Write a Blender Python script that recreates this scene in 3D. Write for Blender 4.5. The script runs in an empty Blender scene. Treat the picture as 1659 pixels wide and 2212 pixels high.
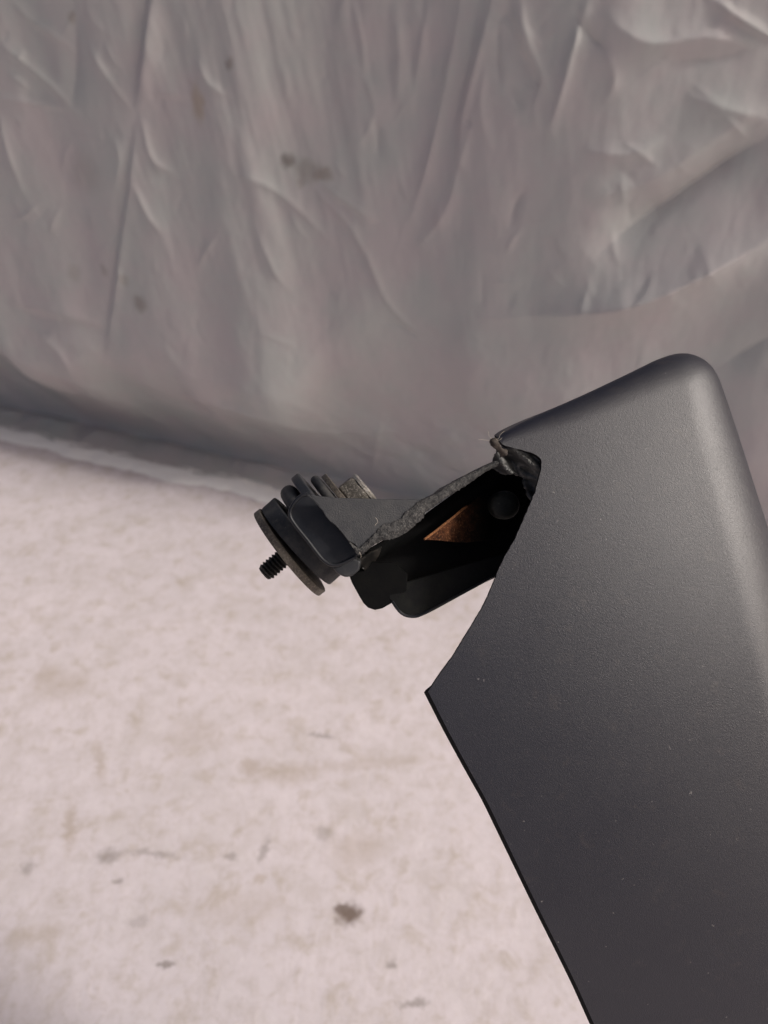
import bpy, bmesh, math, random
import numpy as np
from mathutils import Vector, Matrix, noise
from mathutils.geometry import delaunay_2d_cdt

random.seed(4)
rng = np.random.default_rng(11)
C = bpy.context.scene
COL = C.collection

# ------------------------------------------------------------------ camera
PITCH = math.radians(35.0)
CAM_H = 0.95
TAN = 18.0 / 26.0 * 0.75            # half width at unit distance
DIST = 0.29                         # camera to the plane of the cover
cam_data = bpy.data.cameras.new('camera')
cam = bpy.data.objects.new('camera', cam_data)
COL.objects.link(cam)
cam.location = (0, 0, CAM_H)
cam.rotation_euler = (math.pi / 2 - PITCH, 0, 0)
cam_data.sensor_fit = 'VERTICAL'
cam_data.sensor_height = 36.0
cam_data.sensor_width = 27.0
cam_data.lens = 26.0
cam_data.clip_start = 0.01
cam_data.clip_end = 500
cam_data.dof.use_dof = True
cam_data.dof.focus_distance = DIST + 0.006
cam_data.dof.aperture_fstop = 10.5
C.camera = cam
RIGHT = Vector((1, 0, 0))
UP = Vector((0, math.sin(PITCH), math.cos(PITCH)))
BACK = Vector((0, -math.cos(PITCH), math.sin(PITCH)))
CAMP = Vector((0, 0, CAM_H))

# ------------------------------------------------------------------ sky and sun
L = (RIGHT * 0.75 + UP * 0.375 + BACK * 0.545).normalized()
elev = math.asin(L.z)
azim = math.atan2(L.x, L.y)         # clockwise from +Y
world = bpy.data.worlds.new('World')
C.world = world
world.use_nodes = True
wn = world.node_tree
sky = wn.nodes.new('ShaderNodeTexSky')
sky.sky_type = 'NISHITA'
sky.sun_disc = False
sky.sun_elevation = elev
sky.sun_rotation = azim
sky.air_density = 0.4
sky.dust_density = 6.0
sky.ozone_density = 0.0
bg = wn.nodes['Background']
bg.inputs['Strength'].default_value = 0.11
wn.links.new(sky.outputs[0], bg.inputs['Color'])
sun_d = bpy.data.lights.new('sun', 'SUN')
sun_d.energy = 2.6
sun_d.angle = math.radians(9.0)
sun_d.color = (1.0, 0.95, 0.90)
sun = bpy.data.objects.new('sun', sun_d)
COL.objects.link(sun)
sun.rotation_euler = L.to_track_quat('Z', 'Y').to_euler()
sun.location = L * 5
C.view_settings.view_transform = 'Standard'
C.view_settings.look = 'None'
C.view_settings.gamma = 1.0
C.view_settings.exposure = 0.0

# ------------------------------------------------------------------ helpers
def ray(qx, qy):
    """direction of view for a point of the picture (picture 1659 x 2212 units)"""
    return RIGHT * ((qx - 829.5) / 829.5 * TAN) + UP * ((1106 - qy) / 829.5 * TAN) - BACK

QS = TAN * DIST / 829.5             # metres per unit in the plane of the cover

def P(qx, qy, z=0.0):
    """point of the cover's own drawing plane; z in metres out of the plane, towards its front"""
    return CAMP + ray(qx, qy) * (DIST - z)

def floor_pt(qx, qy):
    d = ray(qx, qy)
    return CAMP + d * (CAM_H / -d.z)

BASE = Vector((0, 0, 0))            # where the cover stands, set again below
def link(name, me, mat=None, parent=None, kind=None):
    o = bpy.data.objects.new(name, me)
    COL.objects.link(o)
    if mat is not None:
        me.materials.append(mat)
    if parent is not None:
        o.parent = parent
    if kind:
        o['kind'] = kind
    return o

def from_bm(name, bm, mat, parent, smooth=True, sharp=38, world_coords=True):
    me = bpy.data.meshes.new(name)
    if world_coords:
        for v in bm.verts:
            v.co -= BASE
    bmesh.ops.recalc_face_normals(bm, faces=bm.faces)
    bm.to_mesh(me)
    bm.free()
    if smooth:
        me.polygons.foreach_set('use_smooth', [True] * len(me.polygons))
        me.set_sharp_from_angle(angle=math.radians(sharp))
    return link(name, me, mat, parent)

def bevel(o, w, seg=2):
    m = o.modifiers.new('bevel', 'BEVEL')
    m.width = w; m.segments = seg; m.limit_method = 'ANGLE'; m.angle_limit = math.radians(40)
    m.harden_normals = True
    return o

def smooth_line(pts, n, closed=False):
    """Catmull-Rom resample of a polyline to n points evenly along its length"""
    p = [np.array(a, float) for a in pts]
    if closed:
        p = [p[-1]] + p + [p[0], p[1]]
    else:
        p = [2 * p[0] - p[1]] + p + [2 * p[-1] - p[-2]]
    out = []
    for i in range(1, len(p) - 2):
        a, b, c, d = p[i - 1], p[i], p[i + 1], p[i + 2]
        for t in np.linspace(0, 1, 16, endpoint=False):
            out.append(0.5 * ((2 * b) + (c - a) * t + (2 * a - 5 * b + 4 * c - d) * t * t + (3 * b - a - 3 * c + d) * t ** 3))
    if not closed:
        out.append(p[-2])
    else:
        out.append(out[0])
    out = np.array(out)
    s = np.r_[0, np.cumsum(np.linalg.norm(np.diff(out, axis=0), axis=1))]
    k = np.linspace(0, s[-1], n + (1 if closed else 0))
    r = np.stack([np.interp(k, s, out[:, j]) for j in range(out.shape[1])], 1)
    return r[:-1] if closed else r

def plate(name, pts, z, thick, mat, parent, bev=0.0006, zf=None, seg=2, shift=(0, 0)):
    """a flat plate cut to an outline, with real thickness and softened edges"""
    bm = bmesh.new()
    f = []; b = []
    for q in pts:
        zz = z if zf is None else zf(q[0], q[1])
        p = P(q[0], q[1], zz)
        f.append(bm.verts.new(p))
        b.append(bm.verts.new(p - BACK * thick + RIGHT * shift[0] + UP * shift[1]))
    n = len(pts)
    bm.faces.new(f); bm.faces.new(b[::-1])
    for i in range(n):
        bm.faces.new((f[i], b[i], b[(i + 1) % n], f[(i + 1) % n]))
    o = from_bm(name, bm, mat, parent)
    if bev:
        bevel(o, bev, seg)
    return o

def tube_bm(bm, pts, rad, seg=10, jitter=0.0):
    rings = []
    pts = [Vector(p) for p in pts]
    prev = None
    for i, p in enumerate(pts):
        a = pts[max(i - 1, 0)]; b = pts[min(i + 1, len(pts) - 1)]
        t = (b - a).normalized()
        u = t.cross(BACK)
        if u.length < 1e-4: u = t.cross(RIGHT)
        u.normalize()
        if prev is not None:
            u = (prev - t * prev.dot(t)).normalized()
        prev = u
        w = t.cross(u)
        r = rad[i] if hasattr(rad, '__len__') else rad
        ring = []
        for k in range(seg):
            an = 2 * math.pi * k / seg
            rr = r * (1 + jitter * noise.noise((p + u * math.cos(an) * r * 2 + w * math.sin(an) * r * 2) * 900))
            ring.append(bm.verts.new(p + u * math.cos(an) * rr + w * math.sin(an) * rr))
        rings.append(ring)
    for i in range(len(rings) - 1):
        for k in range(seg):
            bm.faces.new((rings[i][k], rings[i][(k + 1) % seg], rings[i + 1][(k + 1) % seg], rings[i + 1][k]))
    bm.faces.new(rings[0][::-1]); bm.faces.new(rings[-1])

# ------------------------------------------------------------------ materials
class Mat:
    def __init__(self, name):
        self.m = bpy.data.materials.new(name)
        self.m.use_nodes = True
        self.t = self.m.node_tree
        self.b = self.t.nodes['Principled BSDF']
        self.co = self.t.nodes.new('ShaderNodeTexCoord')
    def n(self, kind, **kw):
        x = self.t.nodes.new(kind)
        for k, v in kw.items():
            if k.startswith('i_'):
                x.inputs[k[2:].replace('_', ' ')].default_value = v
            else:
                setattr(x, k, v)
        return x
    def l(self, a, b):
        self.t.links.new(a, b)
    def noise(self, scale, detail=3, rough=0.55, vec=None, dist=0.0):
        x = self.n('ShaderNodeTexNoise')
        x.inputs['Scale'].default_value = scale
        x.inputs['Detail'].default_value = detail
        x.inputs['Roughness'].default_value = rough
        x.inputs['Distortion'].default_value = dist
        self.l(vec if vec is not None else self.co.outputs['Object'], x.inputs['Vector'])
        return x.outputs['Fac']
    def map(self, src, a, b, c=0.0, d=1.0, smooth=False):
        x = self.n('ShaderNodeMapRange')
        if smooth: x.interpolation_type = 'SMOOTHSTEP'
        x.clamp = True
        for i, v in ((1, a), (2, b), (3, c), (4, d)):
            x.inputs[i].default_value = v
        self.l(src, x.inputs[0])
        return x.outputs[0]
    def mix(self, fac, a, b, blend='MIX'):
        x = self.n('ShaderNodeMix', data_type='RGBA', blend_type=blend)
        for sock, v in ((x.inputs[0], fac), (x.inputs[6], a), (x.inputs[7], b)):
            if hasattr(v, 'is_linked') or hasattr(v, 'node'):
                self.l(v, sock)
            elif isinstance(v, (int, float)):
                sock.default_value = v
            else:
                sock.default_value = (*v, 1)
        return x.outputs[2]
    def math(self, op, a, b=None):
        x = self.n('ShaderNodeMath', operation=op)
        for i, v in enumerate((a, b)):
            if v is None: continue
            if isinstance(v, (int, float)): x.inputs[i].default_value = v
            else: self.l(v, x.inputs[i])
        return x.outputs[0]
    def bump(self, h, strength, dist, prev=None):
        x = self.n('ShaderNodeBump')
        x.inputs['Strength'].default_value = strength
        x.inputs['Distance'].default_value = dist
        self.l(h, x.inputs['Height'])
        if prev is not None: self.l(prev, x.inputs['Normal'])
        return x.outputs[0]
    def done(self, color, rough, normal=None, metal=0.0, spec=0.5):
        for sock, v in ((self.b.inputs['Base Color'], color), (self.b.inputs['Roughness'], rough), (self.b.inputs['Metallic'], metal)):
            if hasattr(v, 'node'): self.l(v, sock)
            elif isinstance(v, (int, float)): sock.default_value = v
            else: sock.default_value = (*v, 1)
        self.b.inputs['Specular IOR Level'].default_value = spec
        if normal is not None: self.l(normal, self.b.inputs['Normal'])
        return self.m

def mat_plastic():
    m = Mat('textured_black_plastic')
    g = m.noise(3200, 2, 0.65)
    g2 = m.noise(1100, 3, 0.65)
    big = m.noise(9, 4, 0.6)
    mid = m.noise(55, 5, 0.7)
    dust = m.map(m.noise(420, 2, 0.6), 0.745, 0.78)
    dust2 = m.map(m.noise(130, 4, 0.7), 0.58, 0.78)
    col = m.mix(m.map(g, 0.3, 0.7), (0.0008, 0.0008, 0.0046), (0.0085, 0.0084, 0.0165))
    col = m.mix(m.math('MULTIPLY', m.map(big, 0.35, 0.7), 0.30), col, (0.018, 0.017, 0.021))
    col = m.mix(m.math('MULTIPLY', dust2, 0.10), col, (0.16, 0.12, 0.09))
    col = m.mix(m.math('MULTIPLY', dust, 0.45), col, (0.30, 0.28, 0.26))
    # faint scuffs
    st = m.n('ShaderNodeMapping'); st.inputs['Scale'].default_value = (12, 90, 90); st.inputs['Rotation'].default_value = (0.4, 0.5, 0.6)
    m.l(m.co.outputs['Object'], st.inputs['Vector'])
    sc = m.map(m.noise(9, 3, 0.6, st.outputs[0], 0.5), 0.70, 0.78)
    col = m.mix(m.math('MULTIPLY', sc, 0.16), col, (0.12, 0.11, 0.10))
    rough = m.map(m.math('ADD', m.math('MULTIPLY', big, 0.5), m.math('MULTIPLY', mid, 0.5)), 0.34, 0.66, 0.35, 0.43)
    nb = m.bump(g, 0.65, 0.0002)
    nb = m.bump(g2, 0.12, 0.0005, nb)
    return m.done(col, rough, nb, 0, 0.74)

def mat_paint(name, base, dustcol, dustamt, rough=0.45, grain=0.2, spec=0.5):
    m = Mat(name)
    g = m.noise(1800, 2, 0.6)
    n2 = m.noise(160, 5, 0.7)
    sp = m.map(m.noise(800, 2, 0.6), 0.68, 0.76)
    col = m.mix(m.math('MULTIPLY', m.map(n2, 0.42, 0.75), dustamt), base, dustcol)
    col = m.mix(m.math('MULTIPLY', sp, min(1, dustamt * 0.9)), col, tuple(min(1, c * 1.6) for c in dustcol))
    nb = m.bump(g, grain, 0.0004)
    return m.done(col, m.map(n2, 0.3, 0.7, rough - 0.06, rough + 0.1), nb, 0, spec)

def mat_rusty(name, a, b, c, metal=0.2, rough=0.75):
    m = Mat(name)
    n1 = m.noise(330, 6, 0.75)
    n2 = m.noise(1100, 3, 0.7)
    col = m.mix(m.map(n1, 0.38, 0.62), a, b)
    col = m.mix(m.map(n2, 0.52, 0.72), col, c)
    nb = m.bump(n2, 0.6, 0.0006)
    nb = m.bump(n1, 0.5, 0.0010, nb)
    return m.done(col, rough, nb, metal)

def mat_torn():
    m = Mat('torn_plastic')
    mp = m.n('ShaderNodeMapping'); mp.inputs['Rotation'].default_value = (0.2, 0.75, 0.3); mp.inputs['Scale'].default_value = (1, 1, 0.35)
    m.l(m.co.outputs['Object'], mp.inputs['Vector'])
    n1 = m.noise(650, 5, 0.75, mp.outputs[0])
    n2 = m.noise(2200, 3, 0.7, mp.outputs[0])
    n3 = m.noise(150, 3, 0.6)
    col = m.mix(m.map(n1, 0.42, 0.62), (0.010, 0.010, 0.011), (0.036, 0.035, 0.034))
    col = m.mix(m.math('MULTIPLY', m.map(n2, 0.50, 0.70), m.map(n3, 0.35, 0.6, 0.2, 1.0)), col, (0.13, 0.123, 0.112))
    nb = m.bump(n2, 0.5, 0.0005)
    nb = m.bump(n1, 0.35, 0.0007, nb)
    return m.done(col, 0.6, nb, 0, 0.4)

def spot(m, vec, center, rx, ry, rz, ang, soft=0.6):
    """0..1 mask of one stain of its own shape at a place on the surface"""
    mp = m.n('ShaderNodeMapping', vector_type='TEXTURE')
    mp.inputs['Location'].default_value = center
    mp.inputs['Rotation'].default_value = (0, 0, ang)
    mp.inputs['Scale'].default_value = (rx, ry, rz)
    m.l(vec, mp.inputs['Vector'])
    ln = m.n('ShaderNodeVectorMath', operation='LENGTH')
    m.l(mp.outputs[0], ln.inputs[0])
    return m.map(ln.outputs['Value'], 1.0 + soft, 1.0 - soft, 0, 1, True)

def warped(m, scale, amt):
    nz = m.n('ShaderNodeTexNoise'); nz.inputs['Scale'].default_value = scale; nz.inputs['Detail'].default_value = 4
    m.l(m.co.outputs['Object'], nz.inputs['Vector'])
    sb = m.n('ShaderNodeVectorMath', operation='SUBTRACT'); sb.inputs[1].default_value = (0.5, 0.5, 0.5)
    m.l(nz.outputs['Color'], sb.inputs[0])
    sc = m.n('ShaderNodeVectorMath', operation='SCALE'); sc.inputs['Scale'].default_value = amt
    m.l(sb.outputs[0], sc.inputs[0])
    ad = m.n('ShaderNodeVectorMath', operation='ADD')
    m.l(m.co.outputs['Object'], ad.inputs[0]); m.l(sc.outputs[0], ad.inputs[1])
    return ad.outputs[0]

def mat_floor():
    m = Mat('pale_stained_floor')
    n1 = m.noise(5.5, 6, 0.68)
    n2 = m.noise(26, 6, 0.7, dist=0.4)
    n3 = m.noise(120, 4, 0.7)
    n4 = m.noise(11, 5, 0.65)
    col = m.mix(m.map(n1, 0.35, 0.66), (0.640, 0.580, 0.598), (0.575, 0.525, 0.540))
    col = m.mix(m.math('MULTIPLY', m.map(n4, 0.48, 0.70), 0.35), col, (0.50, 0.447, 0.415))
    col = m.mix(m.math('MULTIPLY', m.map(n2, 0.52, 0.70), 0.75), col, (0.43, 0.37, 0.31))
    col = m.mix(m.math('MULTIPLY', m.map(n2, 0.44, 0.25), 0.35), col, (0.70, 0.655, 0.655))
    col = m.mix(m.math('MULTIPLY', m.map(n3, 0.58, 0.72), 0.50), col, (0.45, 0.39, 0.34))
    n5 = m.noise(40, 6, 0.78, dist=0.5)
    col = m.mix(m.math('MULTIPLY', m.map(n5, 0.48, 0.68), 0.44), col, (0.42, 0.365, 0.325))
    col = m.mix(m.math('MULTIPLY', m.map(n5, 0.46, 0.30), 0.30), col, (0.72, 0.665, 0.665))
    n6 = m.noise(260, 2, 0.6)
    col = m.mix(m.math('MULTIPLY', m.map(n6, 0.68, 0.76), 0.5), col, (0.30, 0.25, 0.21))
    # brush drag across the floor
    st = m.n('ShaderNodeMapping'); st.inputs['Scale'].default_value = (60, 5, 1); st.inputs['Rotation'].default_value = (0, 0, 0.15)
    m.l(m.co.outputs['Object'], st.inputs['Vector'])
    ns = m.noise(4, 4, 0.6, st.outputs[0])
    col = m.mix(m.math('MULTIPLY', m.map(ns, 0.52, 0.75), 0.22), col, (0.47, 0.41, 0.37))
    w = warped(m, 110, 0.022)
    for (qx, qy, w_, h_, an, amt, c) in FLOOR_SPOTS:
        p = floor_pt(qx, qy)
        ex = (floor_pt(qx + w_, qy) - p).length
        ey = (floor_pt(qx, qy + h_) - p).length
        col = m.mix(m.math('MULTIPLY', spot(m, w, (p.x, p.y, 0), ex, ey, 1.0, an), amt), col, c)
    nb = m.bump(n3, 0.12, 0.004)
    nb = m.bump(n2, 0.18, 0.008, nb)
    return m.done(col, 0.85, nb, 0, 0.3)

BR = (0.16, 0.12, 0.10); TN = (0.36, 0.29, 0.22); GR = (0.22, 0.19, 0.17)
FLOOR_SPOTS = [
    (755, 1975, 26, 22, 0.3, 0.95, BR), (735, 1960, 16, 8, 0.1, 0.8, BR),
    (357, 2087, 16, 7, 0.0, 0.75, GR), (895, 2168, 30, 9, 0.05, 0.6, GR), (845, 2085, 11, 11, 0, 0.6, GR),
    (692, 1589, 30, 5, -0.1, 0.55, GR), (538, 1655, 22, 16, -0.5, 0.5, TN), (620, 1670, 60, 22, 0, 0.35, TN),
    (235, 1850, 24, 16, 0.2, 0.6, GR), (150, 1785, 12, 44, 0.3, 0.5, TN), (60, 1875, 14, 14, 0, 0.5, GR),
    (330, 1845, 60, 6, -0.1, 0.4, GR), (255, 1905, 10, 8, 0, 0.6, GR), (570, 1835, 8, 26, -0.2, 0.5, GR),
    (500, 1850, 12, 9, 0, 0.5, GR), (560, 1900, 16, 9, 0.4, 0.45, TN), (775, 1835, 55, 36, 0.2, 0.3, TN),
    (100, 1455, 22, 18, 0, 0.3, TN), (215, 1640, 10, 46, 0.4, 0.4, TN), (130, 1480, 60, 30, 0, 0.25, TN),
    (420, 1590, 50, 40, 0, 0.22, TN), (700, 1800, 20, 16, 0, 0.35, GR), (300, 1990, 20, 10, 0, 0.3, GR),
    (520, 1960, 90, 40, 0, 0.18, TN), (80, 2020, 60, 20, 0.2, 0.3, TN), (800, 1650, 120, 12, 0.1, 0.25, TN),
]

def mat_cloth(spots):
    m = Mat('grey_sheet_cloth')
    n1 = m.noise(6, 5, 0.65)
    n2 = m.noise(30, 5, 0.7)
    n3 = m.noise(900, 2, 0.6)
    col = m.mix(m.map(n1, 0.38, 0.62), (0.462, 0.427, 0.423), (0.430, 0.438, 0.421))
    col = m.mix(m.math('MULTIPLY', m.map(n2, 0.52, 0.75), 0.35), col, (0.42, 0.38, 0.378))
    w = warped(m, 60, 0.02)
    for (p, r, rz, amt, c) in spots:
        col = m.mix(m.math('MULTIPLY', spot(m, w, p, r, 0.3, rz, 0), amt * 0.72), col, c)
    nb = m.bump(n3, 0.1, 0.0006)
    nb = m.bump(n2, 0.18, 0.004, nb)
    return m.done(col, 0.52, nb, 0, 0.42)

# ------------------------------------------------------------------ the setting: floor
bm = bmesh.new()
N = 24
xs = np.linspace(-30, 30, N)
gv = [[bm.verts.new((x, y, 0)) for x in xs] for y in xs]
for j in range(N - 1):
    for i in range(N - 1):
        bm.faces.new((gv[j][i], gv[j][i + 1], gv[j + 1][i + 1], gv[j + 1][i]))
BASE = Vector((0, 0, 0))
floor = from_bm('floor', bm, mat_floor(), None, smooth=False)
floor['kind'] = 'structure'

# ------------------------------------------------------------------ the hanging sheet
A0 = floor_pt(0, 935); A1 = floor_pt(640, 1085)
E2 = (A1 - A0).normalized()
NRM = Vector((E2.y, -E2.x, 0)).normalized()
if NRM.dot(CAMP - A0) < 0: NRM = -NRM
SETBACK = 0.12
PL0 = A0 - NRM * SETBACK

def cloth_sv(qx, qy):
    d = ray(qx, qy); o = 0.15
    for _ in range(6):
        t = (PL0 + NRM * o - CAMP).dot(NRM) / d.dot(NRM)
        p = CAMP + d * t
        u = (p - PL0).dot(E2)
        o = float(OUT0[min(max(np.searchsorted(a, p.z), 0), NV - 1), min(max(np.searchsorted(s, u), 0), NS - 1)])
    return (u, p.z), p, t

S0, S1, V1 = -0.75, 2.25, 1.30
NS, NV = 1000, 520
s = np.linspace(S0, S1, NS)
a = np.linspace(-SETBACK + 0.01, V1, NV)
SS, AA = np.meshgrid(s, a)
VV = np.maximum(AA, 0.0)

def vnoise(x, y, seed):
    r = np.random.default_rng(seed).random((256, 256))
    xi = np.floor(x).astype(int); yi = np.floor(y).astype(int)
    fx = x - xi; fy = y - yi
    fx = fx * fx * fx * (fx * (fx * 6 - 15) + 10); fy = fy * fy * fy * (fy * (fy * 6 - 15) + 10)
    g = lambda i, j: r[j % 256, i % 256]
    return (g(xi, yi) * (1 - fx) + g(xi + 1, yi) * fx) * (1 - fy) + (g(xi, yi + 1) * (1 - fx) + g(xi + 1, yi + 1) * fx) * fy - 0.5

def fbm(x, y, seed, octs=4, gain=0.5):
    t = 0; am = 1
    for o in range(octs):
        t = t + am * vnoise(x * 2 ** o + 17.3 * o, y * 2 ** o + 5.1 * o, seed + o); am *= gain
    return t

# foot of the sheet: a bulge that hangs over, tucked under, and the hem that lies on the floor
bl = 1.0 + 0.8 * fbm(SS * 2.2, 0 * AA, 71, 3)
bl = bl * np.clip(1.15 - 0.45 * np.clip(SS - 0.2, 0, 1.5), 0.3, 1.2)
tz = np.clip((VV - 0.01) / (0.36 + 0.24 * fbm(SS * 2.6, 0 * AA, 73, 3)), 0, 1)
out = 0.16 * bl * (tz * tz * (3 - 2 * tz))
out += 0.022 * fbm(SS * 6 + 3 * AA, AA * 7, 75, 4) * np.exp(-((AA - 0.16) / 0.12) ** 2)
OUT0 = out
D = np.zeros_like(SS)
def fold(pts, width, amp, kind='ridge', n=40):
    """one crease of the sheet: a line across it with a height profile, tapering at both ends"""
    global D
    q = smooth_line(pts, n)
    pl = []; sc = []
    for x, y in q:
        (u, v), p, t = cloth_sv(x, y)
        pl.append((u, v)); sc.append(t)
    pl = np.array(pl)
    w = 0.78 * width * TAN / 829.5 * float(np.mean(sc))
    lo = pl.min(0) - 5 * w; hi = pl.max(0) + 5 * w
    i0, i1 = np.searchsorted(s, (lo[0], hi[0])); j0, j1 = np.searchsorted(a, (lo[1], hi[1]))
    if i1 <= i0 or j1 <= j0: return
    x = SS[j0:j1, i0:i1]; y = AA[j0:j1, i0:i1]
    best = np.full(x.shape, 1e9); sd = np.zeros(x.shape); tt = np.zeros(x.shape)
    m_ = len(pl) - 1
    for k in range(m_):
        ax, ay = pl[k]; bx, by = pl[k + 1]
        dx, dy = bx - ax, by - ay; ln = math.hypot(dx, dy)
        if ln < 1e-9: continue
        t = np.clip(((x - ax) * dx + (y - ay) * dy) / ln ** 2, 0, 1)
        ex = x - ax - t * dx; ey = y - ay - t * dy
        d = np.hypot(ex, ey)
        b = d < best
        best = np.where(b, d, best)
        sd = np.where(b, np.sign(dx * ey - dy * ex) * d, sd)
        tt = np.where(b, (k + t) / m_, tt)
    tap = np.clip(np.sin(np.pi * np.clip(tt, 0, 1)) * 1.15, 0, 1) ** 1.3
    k = sd / w
    if kind == 'ridge':
        h = np.exp(-np.abs(k) ** 1.15)
    elif kind == 'sharp':
        h = 1 / (1 + (1.6 * np.abs(k)) ** 2) 
    elif kind == 'step':
        h = 0.5 * (np.tanh(k * 1.5)) * np.exp(-(k / 3) ** 2)
    D[j0:j1, i0:i1] += 1.45 * amp * w * tap * h

# long crease at left, with the creases that run into it
fold([(322, -60), (300, 130), (288, 240)], 15, 1.7, 'step')
fold([(318, -60), (296, 130), (284, 250)], 10, 0.7, 'ridge')
fold([(288, 230), (272, 400), (255, 520), (238, 680), (226, 800)], 9, 1.2, 'step')
fold([(0, -20), (60, 40), (110, 75), (160, 120)], 13, 0.6)
fold([(-20, 80), (70, 150), (120, 195), (168, 262)], 14, 0.7)
fold([(-20, 212), (60, 222), (150, 238)], 9, 0.55)
fold([(150, -20), (152, 130), (150, 260)], 26, -0.35)
fold([(176, 85), (215, 150), (285, 250)], 13, 0.55)
fold([(298, 255), (325, 345), (380, 382)], 13, 0.55)
fold([(280, 392), (315, 465), (350, 515)], 12, 0.55)
fold([(-10, 220), (15, 320), (55, 440)], 14, 0.4)
fold([(415, 120), (440, 180), (490, 215)], 13, 0.5)
fold([(240, 290), (255, 350), (240, 420)], 20, 0.3)
fold([(630, 350), (665, 400), (739, 475), (795, 565), (829, 644), (880, 705), (950, 775)], 11, 0.6)
fold([(680, 392), (735, 430), (815, 485)], 15, 0.6)
fold([(480, 375), (560, 400), (640, 455), (720, 535)], 17, 0.5)
fold([(545, 500), (590, 590), (625, 635)], 12, 0.4)
fold([(-10, 650), (100, 680), (250, 712)], 14, 0.5, 'step')
fold([(60, 700), (130, 760), (170, 830)], 22, 0.25)
fold([(800, 690), (870, 710), (960, 770)], 10, -0.35)
# gathers at top middle
fold([(1000, -40), (975, 120), (930, 330), (870, 520)], 18, 0.5)
fold([(1075, -40), (1035, 120), (1000, 260), (985, 400)], 17, 0.6)
fold([(1040, -40), (1005, 150), (960, 330)], 12, -0.4)
fold([(930, -40), (905, 120), (880, 260)], 18, 0.35)
fold([(1105, -40), (1112, 40), (1135, 110), (1195, 225)], 13, 0.8, 'step')
fold([(1125, -40), (1140, 70), (1200, 215)], 12, 0.55)
fold([(1085, 20), (1075, 110), (1085, 200)], 12, -0.5)
fold([(1050, 130), (1040, 230), (1060, 330)], 14, 0.45)
fold([(740, 130), (790, 190), (800, 260), (760, 330)], 17, 0.4)
fold([(745, -20), (775, 90), (780, 180)], 16, 0.4)
fold([(850, -20), (860, 120), (845, 260)], 20, 0.35)
fold([(1285, -30), (1250, 80), (1220, 190), (1180, 310)], 19, 0.6)
fold([(1235, 10), (1270, 70), (1330, 120)], 14, -0.6)
fold([(1180, 150), (1160, 230), (1170, 300)], 16, 0.35)
fold([(1300, 80), (1330, 160), (1310, 230)], 18, 0.35)
fold([(1100, 500), (1115, 440), (1140, 400)], 12, -0.5)
fold([(1040, 200), (1000, 330), (960, 460), (880, 560)], 22, 0.35)
# upper right
fold([(1290, 20), (1400, 90), (1540, 80), (1680, 110)], 40, 0.45)
fold([(1530, -10), (1600, 40), (1700, 100)], 9, 1.9)
fold([(1400, 120), (1520, 130), (1640, 100)], 20, -0.4)
fold([(1250, 320), (1360, 330), (1450, 290)], 26, 0.35)
fold([(1480, 200), (1560, 230), (1680, 260)], 28, 0.4)
fold([(1700, 270), (1580, 340), (1450, 430), (1360, 490), (1280, 560)], 42, -0.9)
fold([(1700, 190), (1560, 290), (1400, 390), (1250, 430)], 60, 0.25)
fold([(1720, 480), (1560, 560), (1380, 640), (1150, 690)], 75, 0.75)
fold([(1720, 700), (1640, 740), (1540, 800)], 40, -0.3)
fold([(1000, 690), (1150, 680), (1280, 650)], 40, 0.15)
fold([(830, 870), (815, 960), (800, 1040)], 12, 0.35)
fold([(300, 830), (500, 880), (700, 930), (900, 930)], 30, 0.3)

# many small thin creases, where the sheet was crushed: most of them high up
fr = random.Random(8)
for k in range(150):
    cx = fr.uniform(-20, 1680); cy = fr.uniform(-20, 760) ** 1.0
    if fr.random() < cy / 1100: continue
    an = fr.choice((1.35, 1.2, 1.75, 0.9, 2.2, 0.5)) + fr.gauss(0, 0.22)
    ln = fr.uniform(30, 110); bend = fr.uniform(-14, 14)
    dx, dy = math.cos(an) * ln / 2, math.sin(an) * ln / 2
    fold([(cx - dx, cy - dy), (cx - dy / ln * bend, cy + dx / ln * bend), (cx + dx, cy + dy)], fr.uniform(5, 11), fr.uniform(0.12, 0.42) * fr.choice((1, 1, 1, -1)), fr.choice(('ridge', 'ridge', 'step')), 14)
crumple = 0.0036 * fbm(SS * 7, AA * 5, 3, 5, 0.55)
rid = 1 - np.abs(2 * fbm(SS * 6 + 0.7 * fbm(SS * 3, AA * 3, 21), AA * 2.6, 31, 3, 0.5))
crumple += 0.004 * np.clip(rid - 0.55, 0, 1) ** 1.5 * 0.4
crumple += 0.0013 * fbm(SS * 20 + 2 * AA, AA * 7, 161, 3, 0.45) + 0.0005 * fbm(SS * 70, AA * 30, 171, 3, 0.6)
for (ca, sa, sd_, fq, am_) in ((0.95, 0.3, 131, 11, .0014), (0.55, -0.83, 141, 9, .0018), (0.85, 0.52, 151, 17, .0013)):
    uu = SS * ca + AA * sa; ww = -SS * sa + AA * ca
    r_ = 1 - np.abs(2.2 * fbm(uu * fq + 0.8 * fbm(uu * 3, ww * 3, sd_ + 5, 2), ww * fq * 0.3, sd_, 2, 0.4))
    crumple += am_ * np.clip(r_ - 0.6, 0, 1) ** 1.3 * np.clip(fbm(SS * 4, AA * 4, sd_ + 9, 2) + 0.35, 0, 1)
topmask = np.exp(-((SS - 0.95) / 0.35) ** 2) * np.clip((AA - 0.35) / 0.4, 0, 1)
crumple += 0.007 * topmask * fbm(SS * 26 + AA * 5, AA * 3.5, 51, 3, 0.5)
crumple += 0.05 * fbm(SS * 1.3, AA * 1.1, 61, 2, 0.4) * np.clip(AA / 0.4, 0, 1)
out += np.where(AA < 0, -AA * (1 + 0.35 * fbm(SS * 9, 0 * AA, 81, 3)), 0)
ramp = np.clip(VV / 0.05, 0, 1)
out += (D + crumple) * ramp
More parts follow.
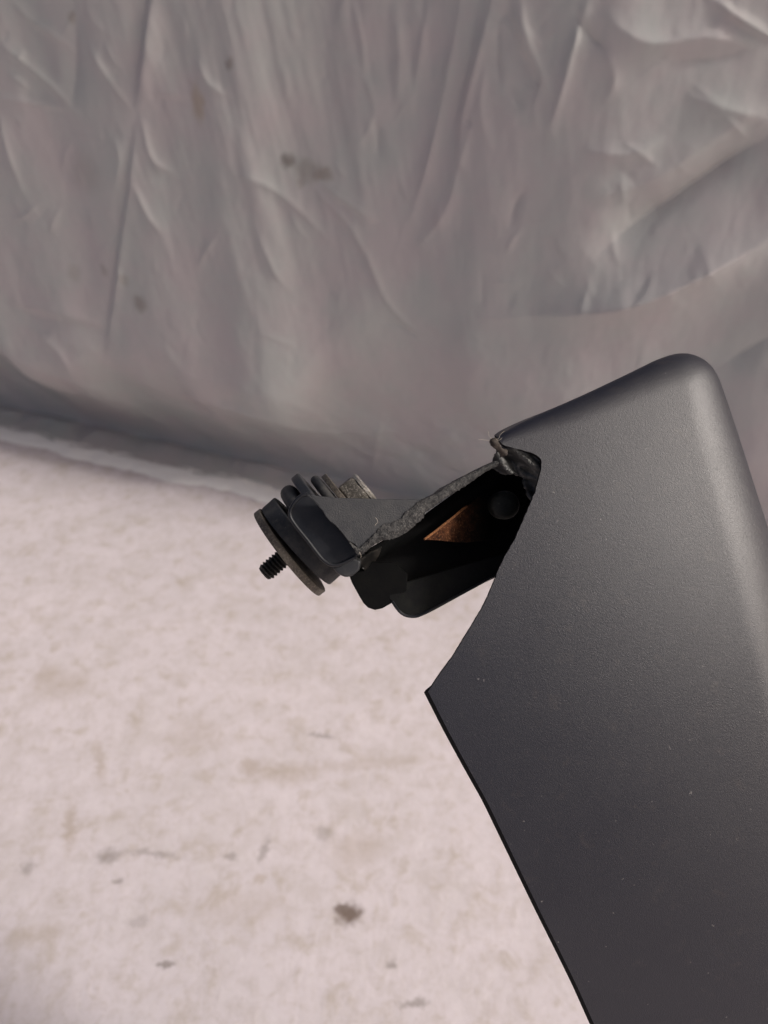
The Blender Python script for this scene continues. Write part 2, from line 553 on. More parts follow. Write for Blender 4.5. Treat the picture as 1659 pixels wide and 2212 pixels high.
foot = 0.014 * np.clip(fbm(SS * 16, AA * 10, 91, 3) + 0.35, 0, 1) * np.exp(-np.abs(AA + 0.03) / 0.03) + 0.003
Z = VV + np.where(AA < 0.03, foot, foot * np.exp(-(AA - 0.03) / 0.03))
edge = np.clip((AA - a[0]) / 0.02, 0, 1)
Z = np.where(AA < 0, 0.003 + (Z - 0.003) * edge ** 0.5 + 0.006 * edge * (1 - edge) * 4, Z)
pts = np.stack([PL0.x + E2.x * SS + NRM.x * out, PL0.y + E2.y * SS + NRM.y * out, Z], -1).reshape(-1, 3)
idx = np.arange(NS * NV).reshape(NV, NS)
quads = np.stack([idx[:-1, :-1], idx[:-1, 1:], idx[1:, 1:], idx[1:, :-1]], -1).reshape(-1, 4)
me = bpy.data.meshes.new('backdrop_sheet')
me.vertices.add(len(pts)); me.vertices.foreach_set('co', pts.ravel())
me.loops.add(quads.size); me.loops.foreach_set('vertex_index', quads.ravel())
me.polygons.add(len(quads)); me.polygons.foreach_set('loop_start', np.arange(0, quads.size, 4))
me.polygons.foreach_set('use_smooth', np.ones(len(quads), bool))
me.update(calc_edges=True)
def cs(qx, qy): 
    p = cloth_sv(qx, qy)[1]; return (p.x, p.y, p.z)
CL = [(cs(427, 222), .010, .026, .8, (0.36, 0.29, 0.21)), (cs(622, 347), .012, .011, .9, (0.12, 0.10, 0.085)),
      (cs(665, 368), .022, .016, .6, (0.22, 0.19, 0.16)), (cs(700, 378), .014, .010, .7, (0.20, 0.165, 0.13)),
      (cs(302, 656), .014, .016, .8, (0.22, 0.19, 0.165)), (cs(494, 138), .006, .010, .8, (0.22, 0.19, 0.165)),
      (cs(155, 40), .006, .008, .6, (0.25, 0.2, 0.16)), (cs(268, 605), .010, .010, .5, (0.25, 0.21, 0.18)),
      (cs(225, 585), .007, .012, .5, (0.25, 0.21, 0.18)), (cs(185, 375), .03, .03, .35, (0.26, 0.24, 0.22)),
      (cs(160, 590), .012, .016, .4, (0.27, 0.23, 0.2)), (cs(650, 395), .008, .008, .5, (0.22, 0.19, 0.165))]
sheet = link('backdrop_sheet', me, mat_cloth(CL))
sm = sheet.modifiers.new('cloth_thickness', 'SOLIDIFY'); sm.thickness = 0.0008; sm.offset = -1
sheet['label'] = 'wrinkled grey cloth sheet hanging down to the pale floor as a backdrop'
sheet['category'] = 'cloth sheet'

# the thick pale hem of the sheet, rolled up where it meets the floor
bm = bmesh.new()
hp = []
for i in range(260):
    u = -0.55 + 1.75 * i / 259
    p = PL0 + E2 * u + NRM * (SETBACK - 0.004 + 0.014 * noise.noise((u * 5, 1, 2)) + 0.004 * noise.noise((u * 30, 5, 2)))
    p.z = 0.002 + 0.003 * abs(noise.noise((u * 12, 3, 1)))
    hp.append(p)
RI = []
for i, p in enumerate(hp):
    ring = []
    w0 = 0.036 * (1 + 0.35 * noise.noise((i * .07, 2, 4)) + 0.15 * noise.noise((i * .4, 2, 4)))
    for k in range(14):
        f = -1 + 2 * k / 13
        q = p + NRM * f * w0
        q.z = 0.0012 + 0.0075 * (1 - f * f) ** 1.3 * (1 + 0.5 * noise.noise((i * .13, f * 2, 8))) + 0.0012 * abs(noise.noise((i * .6, f * 5, 6)))
        ring.append(bm.verts.new(q))
    RI.append(ring)
for i in range(len(RI) - 1):
    for k in range(13):
        bm.faces.new((RI[i][k], RI[i][k + 1], RI[i + 1][k + 1], RI[i + 1][k]))
    bm.faces.new((RI[i][13], RI[i][0], RI[i + 1][0], RI[i + 1][13]))
bm.faces.new(RI[0][::-1]); bm.faces.new(RI[-1])
M_HEM = mat_paint('pale_hem_cloth', (0.78, 0.76, 0.745), (0.6, 0.55, 0.51), 0.3, 0.9, 0.2, 0.2)
from_bm('hem', bm, M_HEM, sheet, True, 70)

# ------------------------------------------------------------------ the bumper end cover
M_PL = mat_plastic()
M_PAINT = mat_paint('dusty_black_paint', (0.020, 0.021, 0.024), (0.085, 0.082, 0.076), 0.26, 0.50, 0.35)
M_FLAP = mat_paint('smooth_black_paint', (0.008, 0.009, 0.012), (0.06, 0.06, 0.06), 0.15, 0.42, 0.08, 0.4)
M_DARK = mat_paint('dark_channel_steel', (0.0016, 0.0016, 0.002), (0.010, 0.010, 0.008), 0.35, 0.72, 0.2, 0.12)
M_RUB = mat_paint('black_rubber', (0.017, 0.018, 0.021), (0.12, 0.112, 0.098), 0.5, 0.64, 0.2, 0.35)
M_STEEL = mat_rusty('dull_brown_steel', (0.055, 0.046, 0.038), (0.11, 0.093, 0.075), (0.22, 0.19, 0.155), 0.35, 0.6)
M_BOLT = mat_rusty('tarnished_bolt_steel', (0.06, 0.054, 0.045), (0.13, 0.118, 0.10), (0.30, 0.275, 0.245), 0.35, 0.55)
M_BOLT_END = mat_rusty('sunlit_end_steel', (0.20, 0.18, 0.155), (0.32, 0.30, 0.27), (0.45, 0.42, 0.39), 0.4, 0.42)  # paler than the head: sunlight on the chamfer put into the colour
M_THREAD = mat_rusty('blackened_thread', (0.018, 0.017, 0.016), (0.030, 0.028, 0.025), (0.05, 0.045, 0.04), 0.6, 0.5)
def mat_rust_plate():
    m = Mat('rust_with_painted_shade')
    n1 = m.noise(330, 6, 0.75); n2 = m.noise(1100, 3, 0.7); n3 = m.noise(240, 5, 0.75)
    col = m.mix(m.map(n1, 0.38, 0.62), (0.026, 0.009, 0.0045), (0.085, 0.031, 0.013))
    col = m.mix(m.map(n2, 0.54, 0.72), col, (0.24, 0.105, 0.045))
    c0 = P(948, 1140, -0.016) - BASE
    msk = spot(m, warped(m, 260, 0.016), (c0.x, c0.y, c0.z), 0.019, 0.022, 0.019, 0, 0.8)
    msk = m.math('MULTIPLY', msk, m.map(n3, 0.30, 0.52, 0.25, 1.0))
    col = m.mix(msk, (0.004, 0.0035, 0.0032), col)  # rust goes near black away from its left tip, standing in for shade
    nb = m.bump(n2, 0.6, 0.0006)
    nb = m.bump(n1, 0.5, 0.0010, nb)
    return m.done(col, 0.9, nb, 0, 0.15)
M_RUST_EDGE = mat_rusty('orange_rust_scale', (0.09, 0.032, 0.011), (0.22, 0.085, 0.026), (0.40, 0.18, 0.065), 0.0, 0.9)  # rust on the rim, brighter than the plate to carry its sunlit edge
M_TORN = mat_torn()
M_CRUMPLE = mat_paint('crumpled_black_plastic', (0.022, 0.023, 0.023), (0.12, 0.118, 0.105), 0.6, 0.48, 0.25, 0.5)
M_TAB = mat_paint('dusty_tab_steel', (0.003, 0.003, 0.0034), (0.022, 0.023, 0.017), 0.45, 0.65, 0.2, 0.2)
M_CUT_SHADE = mat_paint('cut_plastic_shade', (0.004, 0.004, 0.005), (0.03, 0.027, 0.024), 0.25, 0.8, 0.3, 0.15)  # matte and near black: shade on the cut rim put into the colour
M_FOLD = mat_paint('scuffed_inner_plastic', (0.004, 0.004, 0.004), (0.075, 0.062, 0.052), 0.45, 0.40, 0.1, 0.5)
M_SHRED = mat_paint('brown_shred', (0.030, 0.024, 0.020), (0.10, 0.08, 0.065), 0.6, 0.7, 0.4, 0.3)
M_RIVET = mat_paint('dull_rivet', (0.010, 0.011, 0.009), (0.06, 0.06, 0.05), 0.7, 0.55, 0.3, 0.3)
M_FIBRE = mat_paint('pale_fibre', (0.45, 0.40, 0.33), (0.4, 0.35, 0.3), 0.2, 0.6)

FY = 1106 + (CAM_H - DIST * math.sin(PITCH)) / math.cos(PITCH) / QS + 20   # where the cover meets the floor
edge_q = [(1073, 944), (1090, 932), (1149, 902), (1262, 852), (1374, 799), (1412, 780), (1449, 766.5), (1472, 763), (1494, 765),
          (1520, 776), (1539, 793), (1553, 817), (1566, 852), (1599, 951), (1637, 1071), (1662, 1150), (1700, 1290),
          (1757, 1530), (1830, 1830), (1925, 2212), (2170, 3000), (2500, 4000), (2500 + 0.33 * (FY - 4000), FY)]
cut_q = [(2040 + 0.35 * (FY - 4000), FY), (2040, 4000), (1640, 3000), (1455, 2580), (1283, 2212), (1240, 2116), (1177.5, 1991), (1110, 1852), (1045.5, 1718), (988, 1617.4), (925, 1494),   # straight lower left edge
         (950, 1456), (977, 1420), (998, 1385), (1021.7, 1347), (1045, 1307), (1060, 1274), (1071, 1246), (1081, 1222),
         (1093, 1196), (1109, 1172), (1127, 1131), (1141, 1098), (1154, 1068), (1162.5, 1040), (1170, 1011), (1171.5, 996), (1165, 985.5),
         (1141, 976), (1111, 968)]
BASE = P(2270 + 0.34 * (FY - 4000), FY, 0); BASE.z = 0.0
root = bpy.data.objects.new('bumper_end_cover', None)
COL.objects.link(root)
root.location = BASE
root.empty_display_size = 0.05
root['label'] = 'black textured plastic bumper end with a bolted mounting bracket showing in its torn hole'
root['category'] = 'bumper part'

def shell_z(qx, qy):
    """the cover bulges gently: depth of its face out of the drawing plane"""
    v = (1110 - qy) * QS; u = (qx - 1150) * QS
    u = max(-0.06, min(0.5, u))
    if v > -0.26: zv = -(0.14 * v + 0.65 * v * v)
    else: zv = -(0.14 * -0.26 + 0.65 * 0.26 ** 2) - (v + 0.26) * (0.14 - 1.3 * 0.26)
    return zv - 0.5 * max(0.0, u) ** 2

def build_shell():
    vis = smooth_line(edge_q[:20], 150)
    far = smooth_line(edge_q[19:], 16)[1:]
    E = np.vstack([vis, far])
    n = len(E)
    sl = np.r_[0, np.cumsum(np.linalg.norm(np.diff(E, axis=0), axis=1))]
    Rk = np.interp(sl, [0, 120, 330, 420, 500, 620, 900, 1500, 4000], [20, 50, 70, 74, 70, 88, 100, 108, 110])
    Bk = Rk * np.interp(sl, [0, 120, 330, 420, 500, 620, 900], [0.7, 0.55, 0.52, 0.65, 0.78, 0.85, 0.9])
    T = np.gradient(E, axis=0)
    for _ in range(3):
        T[1:-1] = (T[:-2] + 2 * T[1:-1] + T[2:]) / 4
    T /= np.linalg.norm(T, axis=1)[:, None]
    NI = np.stack([-T[:, 1], T[:, 0]], 1)          # inward (towards the face)
    inner = E + NI * Rk[:, None]
    # cut edge, resampled finely and made slightly ragged along the torn part
    low = smooth_line(cut_q[:11], 60)
    cut = [np.array(c, float) for c in low] + [np.array(c, float) for c in cut_q[11:]]
    fine = []
    for i in range(len(cut)):
        a_ = cut[i]; b_ = cut[i + 1] if i + 1 < len(cut) else inner[0]
        ln = np.linalg.norm(b_ - a_)
        k = max(1, int(ln / (6 if i >= 59 else 14)))
        for t in range(k):
            fine.append(a_ + (b_ - a_) * t / k)
    fine = np.array(fine)
    sm_ = fine.copy()
    for _ in range(2):
        q = sm_.copy()
        q[1:-1] = (sm_[:-2] + 2 * sm_[1:-1] + sm_[2:]) / 4
        keep = np.linalg.norm(fine - np.array([925, 1494]), axis=1) < 9
        q[keep] = fine[keep]
        sm_ = q
    fine = sm_
    for i, f in enumerate(fine):
        if 920 < f[0] < 1180 and f[1] < 1440:
            j = 0.9 if f[1] > 1260 else 1.9
            fine[i] = f + np.array([noise.noise((f[0] * .12, f[1] * .12, 3)), noise.noise((f[0] * .12, f[1] * .12, 9))]) * j
    loop = np.vstack([inner, fine])
    nl = len(loop)
    pts = [Vector(p) for p in loop]
    gx = np.arange(900, 3050, 26.0)
    ii = 0
    for y in np.arange(780, FY - 10, 26.0):
        for x in gx:
            if y > 2400 and (int(x / 26) % 4 or int(y / 26) % 4): continue
            pts.append(Vector((x + (13 if ii % 2 else 0), y)))
        ii += 1
    edges = [(i, (i + 1) % nl) for i in range(nl)]
    vo, eo, fo, ov, oe, of = delaunay_2d_cdt(pts, edges, [list(range(nl))], 1, 1e-4)
    bm = bmesh.new()
    V = [bm.verts.new(P(v.x, v.y, shell_z(v.x, v.y))) for v in vo]
    q_of = {V[i]: (v.x, v.y) for i, v in enumerate(vo)}
    find = {}
    for k, lst in enumerate(ov):
        for o in lst: find[o] = k
    for f in fo:
        try: bm.faces.new([V[i] for i in f])
        except ValueError: pass
    # rounded edge and side wall
    rows = [[V[find[i]] for i in range(n)]]
    SEG = 14
    for k in range(1, SEG + 1):
        ph = math.pi / 2 * k / SEG
        rows.append([bm.verts.new(P(*(E[i] + NI[i] * Rk[i] * (1 - math.sin(ph))), shell_z(*(E[i] + NI[i] * Rk[i] * (1 - math.sin(ph)))) - Bk[i] * QS * (1 - math.cos(ph)))) for i in range(n)])
    for dep in (0.006, 0.03, 0.06):
        rows.append([bm.verts.new(P(*E[i], shell_z(*E[i]) - Bk[i] * QS) - BACK * dep * min(1.0, 0.03 + sl[i] / 330) + (RIGHT * NI[i][0] - UP * NI[i][1]) * dep * -0.02) for i in range(n)])
    for r in range(len(rows) - 1):
        for i in range(n - 1):
            bm.faces.new((rows[r][i], rows[r][i + 1], rows[r + 1][i + 1], rows[r + 1][i]))
    for v in list(bm.verts):
        if not v.link_faces: bm.verts.remove(v)
        elif v.co.z < 0.001: v.co.z = 0.001
    bmesh.ops.recalc_face_normals(bm, faces=bm.faces)
    bm.normal_update()
    f0 = min(bm.faces, key=lambda f: (f.calc_center_median() - P(1300, 1500)).length)
    if f0.normal.dot(BACK) < 0:
        bmesh.ops.reverse_faces(bm, faces=bm.faces); bm.normal_update()
    TH = 0.0026
    fr = list(bm.verts); faces = list(bm.faces)
    bedges = [e for e in bm.edges if len(e.link_faces) == 1]
    border = {v for e in bedges for v in e.verts}
    back = {}
    lowdir = (-RIGHT * 0.88 - UP * 0.47)
    for v in fr:
        off = -v.normal * TH
        if v in border:
            qx, qy = q_of.get(v, (0, 0))
            if qy > 1488 and qx < 1150 + 0.55 * (qy - 1700): off += lowdir * 0.0017
        back[v] = bm.verts.new(v.co + off)
    for f in faces:
        bm.faces.new([back[v] for v in reversed(f.verts)]).material_index = 1
    for e in bedges:
        v1, v2 = e.verts
        bm.faces.new((v1, v2, back[v2], back[v1])).material_index = 1
    bmesh.ops.recalc_face_normals(bm, faces=bm.faces)
    o = from_bm('shell', bm, M_PL, root, True, 48)
    o.data.materials.append(M_CUT_SHADE)
    return o
shell = build_shell()

# --- mangled plastic at the top of the hole
def wrinkled(name, poly, zfun, mat, parent, step=3.2, amp=0.0022, thick=0.0014, stretch=(0.009, 0.026), seed=0.0):
    q = []
    for i in range(len(poly)):
        a_ = np.array(poly[i], float); b_ = np.array(poly[(i + 1) % len(poly)], float)
        k = max(1, int(np.linalg.norm(b_ - a_) / step))
        for t in range(k): q.append(a_ + (b_ - a_) * t / k)
    q = np.array(q)
    q = q + np.array([[noise.noise((x * .16, y * .16, seed)), noise.noise((x * .16, y * .16, seed + 7))] for x, y in q]) * 1.8
    nl = len(q); pts = [Vector(p) for p in q]
    lo = q.min(0); hi = q.max(0)
    for y in np.arange(lo[1], hi[1], step):
        for x in np.arange(lo[0], hi[0], step): pts.append(Vector((x + random.uniform(-.6, .6), y + random.uniform(-.6, .6))))
    vo, eo, fo, ov, oe, of = delaunay_2d_cdt(pts, [(i, (i + 1) % nl) for i in range(nl)], [list(range(nl))], 1, 1e-4)
    bm = bmesh.new(); V = []
    for v in vo:
        u = 0.83 * v.x + 0.55 * v.y; w = -0.55 * v.x + 0.83 * v.y
        h = 1 - abs(noise.noise((u * stretch[0], w * stretch[1], seed))) * 2.4
        h += 0.35 * (1 - abs(noise.noise((u * stretch[0] * 2.3, w * stretch[1] * 2.2, seed + 4))) * 2.4)
        h += 0.08 * noise.noise((v.x * .5, v.y * .5, seed))
        V.append(bm.verts.new(P(v.x, v.y, zfun(v.x, v.y) + amp * h)))
    for f in fo:
        try: bm.faces.new([V[i] for i in f])
        except ValueError: pass
    o = from_bm(name, bm, mat, parent, True, 70)
    m_ = o.modifiers.new('thickness', 'SOLIDIFY'); m_.thickness = thick; m_.offset = 0
    return o

flap_q = [(1081, 965), (1111, 966), (1141, 974), (1167, 983), (1174, 996), (1173, 1012), (1166, 1040), (1161, 1050), (1157, 1072), (1150, 1084),
          (1140, 1068), (1133, 1050), (1129, 1032), (1111, 1023), (1087, 1025), (1074, 1016), (1063, 1010), (1067, 985)]
def flap_z(x, y):
    d = min(1.0, max(0.0, ((1172 - x) * 0.35 + (y - 966)) / 80))
    return -0.0022 - 0.009 * d + shell_z(x, y)
torn_flap = wrinkled('torn_flap', flap_q, flap_z, M_CRUMPLE, root, 2.6, 0.0034)
torn_flap['label'] = 'crumpled torn plastic curling into the hole'
bm = bmesh.new()
tp = smooth_line([(1090, 980, -4), (1080, 971, -2), (1072, 962, 0), (1064, 953, 1), (1061, 949, 1.5)], 12)
tube_bm(bm, [P(x, y, z * 0.001) for x, y, z in tp], [k * QS for k in (9, 7.5, 6.2, 5.6, 5.6, 6, 7, 8.2, 9, 8.8, 7, 3.5)], 14, 0.6)
shred = from_bm('plastic_shred', bm, M_SHRED, root, True, 80)
for pth in ([(1062, 948), (1056, 940), (1055, 932)], [(1058, 952), (1045, 950), (1033, 949)], [(1072, 950), (1078, 946), (1081, 938), (1090, 931)],
            [(1070, 952), (1080, 950), (1085, 945)], [(776, 1192), (780, 1200), (779, 1206)], [(810, 1135), (816, 1126), (811, 1118)]):
    bm = bmesh.new()
    tube_bm(bm, [P(x, y, 0.0016) for x, y in smooth_line(pth, 8)], 0.00006, 4)
    from_bm('plastic_fibre', bm, M_FIBRE, root)

# --- the bracket: plate, torn wall, channel and tabs
def arm_z(x, y): return 0.0015 - 0.0105 * min(1.15, max(0.0, (x - 668) / 400))
plate_q = [(668, 1068), (690, 1071.5), (727, 1075.5), (800, 1077), (864, 1078.5), (914, 1079.5), (925, 1080), (905, 1100), (880, 1118), (850, 1135), (815, 1160), (790, 1180),
           (775, 1188), (766, 1176), (752, 1169), (740, 1153), (724, 1135), (712, 1126), (702, 1114), (697, 1104), (691, 1098), (684, 1088), (677, 1081)]
arm = plate('bracket_plate', plate_q, 0, 0.0022, M_PAINT, root, 0.0004, arm_z)
up_q = [(752, 1168), (768, 1180), (779, 1183), (789, 1172), (810, 1152), (829, 1134), (864, 1122), (876, 1107), (895, 1092), (912, 1079), (942, 1066), (980, 1041), (1029, 1015), (1064, 998), (1085, 990)]
lo_q = [(770, 1196), (776, 1204), (783, 1200), (793, 1192), (808, 1180), (829, 1171), (850, 1169), (866, 1164), (890, 1147), (917, 1124), (920, 1112), (933, 1103), (961, 1081), (1010, 1051), (1050, 1021), (1085, 1004)]
def strip(up, lo, n, m_, zf, depth, mat, name, parent):
    U = smooth_line(up, n); W = smooth_line(lo, n)
    bm = bmesh.new(); g = []
    for i in range(n):
        row = []
        for j in range(m_):
            t = j / (m_ - 1)
            q = U[i] * (1 - t * 0.86) + W[i] * t * 0.86
            jx = noise.noise((q[0] * .30, q[1] * .30, 1)) * 2.4 * (1 if 0 < i < n - 1 else 0)
            jy = noise.noise((q[0] * .30, q[1] * .30, 5)) * 2.4
            h = 0.0004 * noise.noise((q[0] * .08, q[1] * .08, 2)) + 0.00025 * noise.noise((q[0] * .3, q[1] * .3, 8)) + 0.0003 * noise.noise((q[0] * .8, q[1] * .8, 4))
            dome = 0.0006 * math.sin(math.pi * t)
            row.append(bm.verts.new(P(q[0] + jx, q[1] + jy, zf(q[0], q[1]) + 0.0006 + h + dome)))
        g.append(row)
    for i in range(n - 1):
        for j in range(m_ - 1):
            bm.faces.new((g[i][j], g[i + 1][j], g[i + 1][j + 1], g[i][j + 1]))
    back_t = [bm.verts.new(g[i][0].co - BACK * depth) for i in range(n)]
    back_b = [bm.verts.new(g[i][-1].co - BACK * depth) for i in range(n)]
    for i in range(n - 1):
        bm.faces.new((g[i][0], back_t[i], back_t[i + 1], g[i + 1][0]))
        bm.faces.new((g[i][-1], g[i + 1][-1], back_b[i + 1], back_b[i]))
        bm.faces.new((back_t[i], back_b[i], back_b[i + 1], back_t[i + 1]))
    for i in (0, n - 1):
        bm.faces.new([g[i][j] for j in range(m_)] + [back_b[i], back_t[i]])
    return from_bm(name, bm, mat, parent, True, 60)
torn_wall = strip(up_q, lo_q, 130, 12, arm_z, 0.050, M_TORN, 'torn_wall', root)
torn_wall['label'] = 'rough grey broken wall of the bracket'

chan_q = [(764, 1204), (829, 1166), (916, 1112), (1066, 1003), (1110, 985), (1200, 990), (1200, 1150), (1120, 1225), (1040, 1262), (960, 1282), (880, 1292), (830, 1270), (790, 1240)]
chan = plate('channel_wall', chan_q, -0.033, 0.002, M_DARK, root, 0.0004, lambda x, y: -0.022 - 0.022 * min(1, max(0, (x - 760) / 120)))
tab2_q = [(840, 1294), (848, 1301), (855, 1311), (864.7, 1322.5), (876, 1329.5), (890, 1332), (904.5, 1330), (920, 1324), (935, 1316), (993.6, 1284), (1073, 1241), (1110, 1220), (1110, 1190), (1000, 1220), (900, 1250), (840, 1270)]
def tab_z(x, y): return -0.016 - 0.012 * min(1, max(0, (1320 - y) / 90))
tab2 = plate('lower_tab', tab2_q, 0, 0.0018, M_TAB, root, 0.0005, tab_z)
tab1_q = [(754.5, 1236), (755, 1246), (760, 1259), (768.5, 1274.6), (777, 1290), (785, 1303), (795, 1313), (810, 1318), (826, 1314.5), (848, 1302), (880, 1284), (880, 1240), (850, 1215), (790, 1212), (768, 1218)]
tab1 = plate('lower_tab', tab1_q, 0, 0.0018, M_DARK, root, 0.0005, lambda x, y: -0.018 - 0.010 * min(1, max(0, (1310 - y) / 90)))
def rim_line(q, z, r, mat, parent, name, zf=None):
    bm = bmesh.new()
    sm_ = smooth_line(q, 60)
    tube_bm(bm, [P(x, y, z if zf is None else zf(x, y)) for x, y in sm_], r, 8)
    return from_bm(name, bm, mat, parent, True, 60)
rim_line([(848, 1300), (855, 1311), (864.7, 1322.5), (876, 1329.5), (890, 1332), (904.5, 1330), (935, 1316), (993.6, 1284), (1073, 1241), (1095, 1229)], 0, 0.0006, M_FLAP, tab2, 'rolled_edge', lambda x, y: tab_z(x, y) + 0.0001)

# inner fold seen lit at the left end of the channel
fold_q = [(765, 1206), (776, 1207), (800, 1192), (826, 1178), (850, 1174), (880, 1160), (915, 1160), (915, 1200), (890, 1235), (855, 1262), (820, 1258), (795, 1240), (776, 1222)]
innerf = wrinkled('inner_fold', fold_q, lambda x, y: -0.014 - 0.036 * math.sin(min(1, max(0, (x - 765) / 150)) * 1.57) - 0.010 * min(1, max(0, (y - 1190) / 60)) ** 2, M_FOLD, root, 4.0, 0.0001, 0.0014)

# rusty gusset
gus_q = [(915, 1166), (938, 1150), (960, 1132), (980, 1117), (998, 1101), (1018, 1086), (1036, 1071), (1050, 1066), (1062, 1078), (1064, 1120), (1062, 1166), (1045, 1168), (1010, 1172), (980, 1171), (950, 1168)]
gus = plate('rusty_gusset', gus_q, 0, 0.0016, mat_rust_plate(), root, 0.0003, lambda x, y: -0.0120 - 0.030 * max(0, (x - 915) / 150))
gus['label'] = 'orange rusted steel gusset inside the bracket'
rim_line([(917, 1165), (938, 1149.5), (960, 1132), (980, 1116.5), (998, 1101), (1008, 1094)], 0, 0.0005, M_RUST_EDGE, gus, 'rusted_edge', lambda x, y: -0.0118 - 0.030 * max(0, (x - 915) / 150))

def lathe(name, cq, z0, axis, prof, mat, parent, seg=64, sharp=35, hexa=False):
    """profile [(distance along the axis, radius)] in picture units, about an axis lying in the drawing plane"""
    A = (RIGHT * axis[0] - UP * axis[1] + BACK * (axis[2] if len(axis) > 2 else 0)).normalized()
    U = A.cross(BACK)
    U = (RIGHT if U.length < 1e-3 else U).normalized(); W = A.cross(U)
    o0 = P(cq[0], cq[1], z0)
    sc = (DIST - z0) / DIST * QS
    bm = bmesh.new(); rings = []
    for t, r in prof:
        if r <= 0:
            rings.append([bm.verts.new(o0 + A * t * sc)])
        else:
            rings.append([bm.verts.new(o0 + A * t * sc + (U * math.cos(2 * math.pi * k / seg) + W * math.sin(2 * math.pi * k / seg)) * r * sc) for k in range(seg)])
    for i in range(len(rings) - 1):
        a_, b_ = rings[i], rings[i + 1]
        for k in range(seg):
            k2 = (k + 1) % seg
            if len(a_) == 1: bm.faces.new((a_[0], b_[k2], b_[k]))
            elif len(b_) == 1: bm.faces.new((a_[k], a_[k2], b_[0]))
            else: bm.faces.new((a_[k], a_[k2], b_[k2], b_[k]))
    if len(rings[0]) > 1: bm.faces.new(rings[0][::-1])
    if len(rings[-1]) > 1: bm.faces.new(rings[-1])
    return from_bm(name, bm, mat, parent, True, sharp)

screw = lathe('rivet_head', (1091, 1091), -0.028, (0, 0, 1), [(-50, 31), (0, 31), (3, 29.5), (7, 23), (9, 13), (9.6, 0)], M_RIVET, root, 40, 50)

# --- bolt stack
AX = (0.77, -0.64, -0.02)
k1 = 0.2411 / 1.1573                      # close-up units to picture units
C0 = ((600 + 519 * .2411) / 1.1573, (1140 + 996 * .2411) / 1.1573)
Z0 = -0.0370
def T(t): return t * k1
def disc(name, t0, t1, r, rb, mat, hole=90, sharp=35, axis=AX, parent=root, dz=0.0):
    pr = [(T(t0), T(hole)), (T(t0), T(r - rb))]
    for i in range(1, 5):
        an = math.pi / 2 * i / 4
        pr.append((T(t0 + rb * (1 - math.cos(an))), T(r - rb + rb * math.sin(an))))
    for i in range(0, 5):
        an = math.pi / 2 * i / 4
        pr.append((T(t1 - rb * (1 - math.sin(an))), T(r - rb + rb * math.cos(an))))
    pr.append((T(t1), T(hole)))
    return lathe(name, C0, Z0 + dz, axis, pr, mat, parent, 72, sharp)
w1 = disc('steel_washer', -40, 38, 545, 9, M_STEEL, axis=(0.787, -0.617, -0.02))
w1['label'] = 'large brown steel washer next to the bolt thread'
rb1 = disc('rubber_washer', 82, 262, 528, 16, M_RUB, axis=(0.745, -0.667, -0.02))
rb2 = disc('rubber_bushing', 296, 470, 556, 80, M_RUB, sharp=60)
bp = disc('bracket_flange', 492, 592, 578, 18, M_PAINT)
rb3 = disc('rubber_washer', 632, 728, 452, 44, M_RUB, sharp=60)
rb3['label'] = 'small dusty rubber ring behind the bracket flange'
w2 = disc('steel_washer', 746, 806, 392, 8, M_STEEL)
w2['label'] = 'small brown washer under the bolt head'

bolt = bpy.data.objects.new('bolt', None); COL.objects.link(bolt); bolt.parent = root
bolt.empty_display_size = 0.01
# helical thread
def thread():
    A = (RIGHT * AX[0] - UP * AX[1] + BACK * AX[2]).normalized()
    U = A.cross(BACK).normalized(); W = A.cross(U)
    o0 = P(C0[0], C0[1], Z0); sc = (DIST - Z0) / DIST * QS
    t0, t1, pitch = -352, 60, 40.0
    n = int((t1 - t0) / pitch * 10); seg = 40
    bm = bmesh.new(); rings = []
    for i in range(n + 1):
        t = t0 + (t1 - t0) * i / n
        ring = []
        for k in range(seg):
            th = 2 * math.pi * k / seg
            ph = ((t / pitch - k / seg) % 1.0)
            tri = 1 - abs(2 * ph - 1)
            r = 80 + 21 * max(0, min(1, tri * 1.25 - 0.1))
            if t - t0 < 50: r = min(r, 76 + (t - t0) * 0.5)
            ring.append(bm.verts.new(o0 + A * T(t) * sc + (U * math.cos(th) + W * math.sin(th)) * T(r) * sc))
        rings.append(ring)
    for i in range(n):
        for k in range(seg):
            bm.faces.new((rings[i][k], rings[i][(k + 1) % seg], rings[i + 1][(k + 1) % seg], rings[i + 1][k]))
    bm.faces.new(rings[0][::-1]); bm.faces.new(rings[-1])
    return from_bm('bolt_thread', bm, M_THREAD, bolt, True, 30)
th = thread()
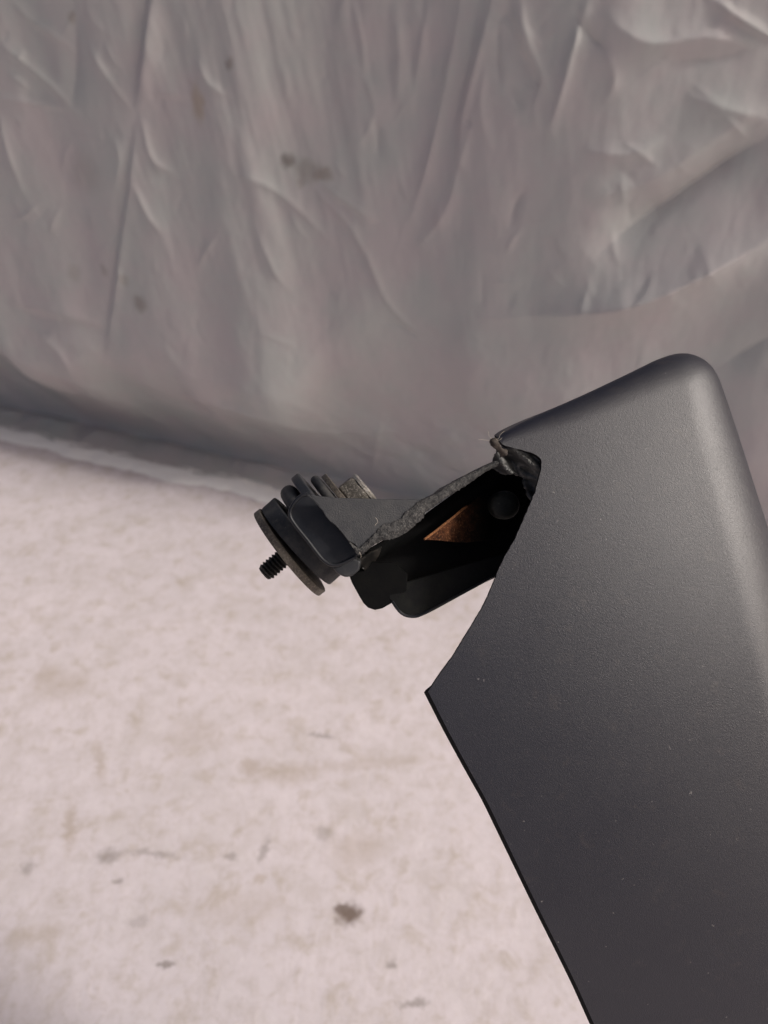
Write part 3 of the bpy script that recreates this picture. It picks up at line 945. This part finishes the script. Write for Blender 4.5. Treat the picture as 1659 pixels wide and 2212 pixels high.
# from_bm subtracts BASE and the bolt empty sits at the root's origin, so its children line up
shank = lathe('bolt_shank', C0, Z0, AX, [(T(60), T(86)), (T(812), T(86))], M_STEEL, bolt, 32)
# hexagon head with a flange and a domed end
A = (RIGHT * AX[0] - UP * AX[1] + BACK * AX[2]).normalized(); U = A.cross(BACK).normalized(); W = A.cross(U)
bm = bmesh.new(); o0 = P(C0[0], C0[1], Z0); sc = (DIST - Z0) / DIST * QS
rings = []
for t, r in ((806, 205), (815, 226), (975, 226), (1004, 196)):
    rings.append([bm.verts.new(o0 + A * T(t) * sc + (U * math.cos(math.pi / 3 * k + 0.62) + W * math.sin(math.pi / 3 * k + 0.62)) * T(r) * sc) for k in range(6)])
for i in range(3):
    for k in range(6):
        bm.faces.new((rings[i][k], rings[i][(k + 1) % 6], rings[i + 1][(k + 1) % 6], rings[i + 1][k]))
bm.faces.new(rings[0][::-1]); bm.faces.new(rings[-1])
head = from_bm('bolt_head', bm, M_BOLT, bolt, True, 20)
bevel(head, 0.0011, 4)
cap = lathe('bolt_end', C0, Z0, AX, [(T(1000), T(196)), (T(1028), T(196)), (T(1044), T(176)), (T(1046), 0)], M_BOLT_END, bolt, 40)

# --- end tab of the bracket, in front of the bushing, with its raised lip
tab_q = smooth_line([(668, 1068), (652, 1070), (636, 1085), (626.5, 1103), (627, 1118), (639, 1137), (664, 1168), (685, 1196), (699.7, 1212), (718, 1222), (739, 1218.5), (768, 1204), (776, 1194),
                     (755, 1166), (724, 1132), (697, 1100)], 80, True)
endtab = plate('end_tab', [tuple(q) for q in tab_q], -0.0062, 0.002, M_FLAP, root, 0.0007, seg=3)
rim_line([(664, 1068), (651, 1071), (636, 1086), (627, 1104), (628, 1118), (640, 1137), (665, 1168), (686, 1195.5), (700, 1211), (718, 1220.5), (739, 1217), (767, 1203)], -0.0062, 0.0008, M_FLAP, endtab, 'raised_lip')
stub_q = [(716, 1226), (735, 1220), (762, 1204), (780, 1212), (776, 1232), (762, 1244), (746, 1248), (730, 1240)]
stub = plate('bracket_stub', stub_q, -0.010, 0.012, M_PAINT, root, 0.0010)
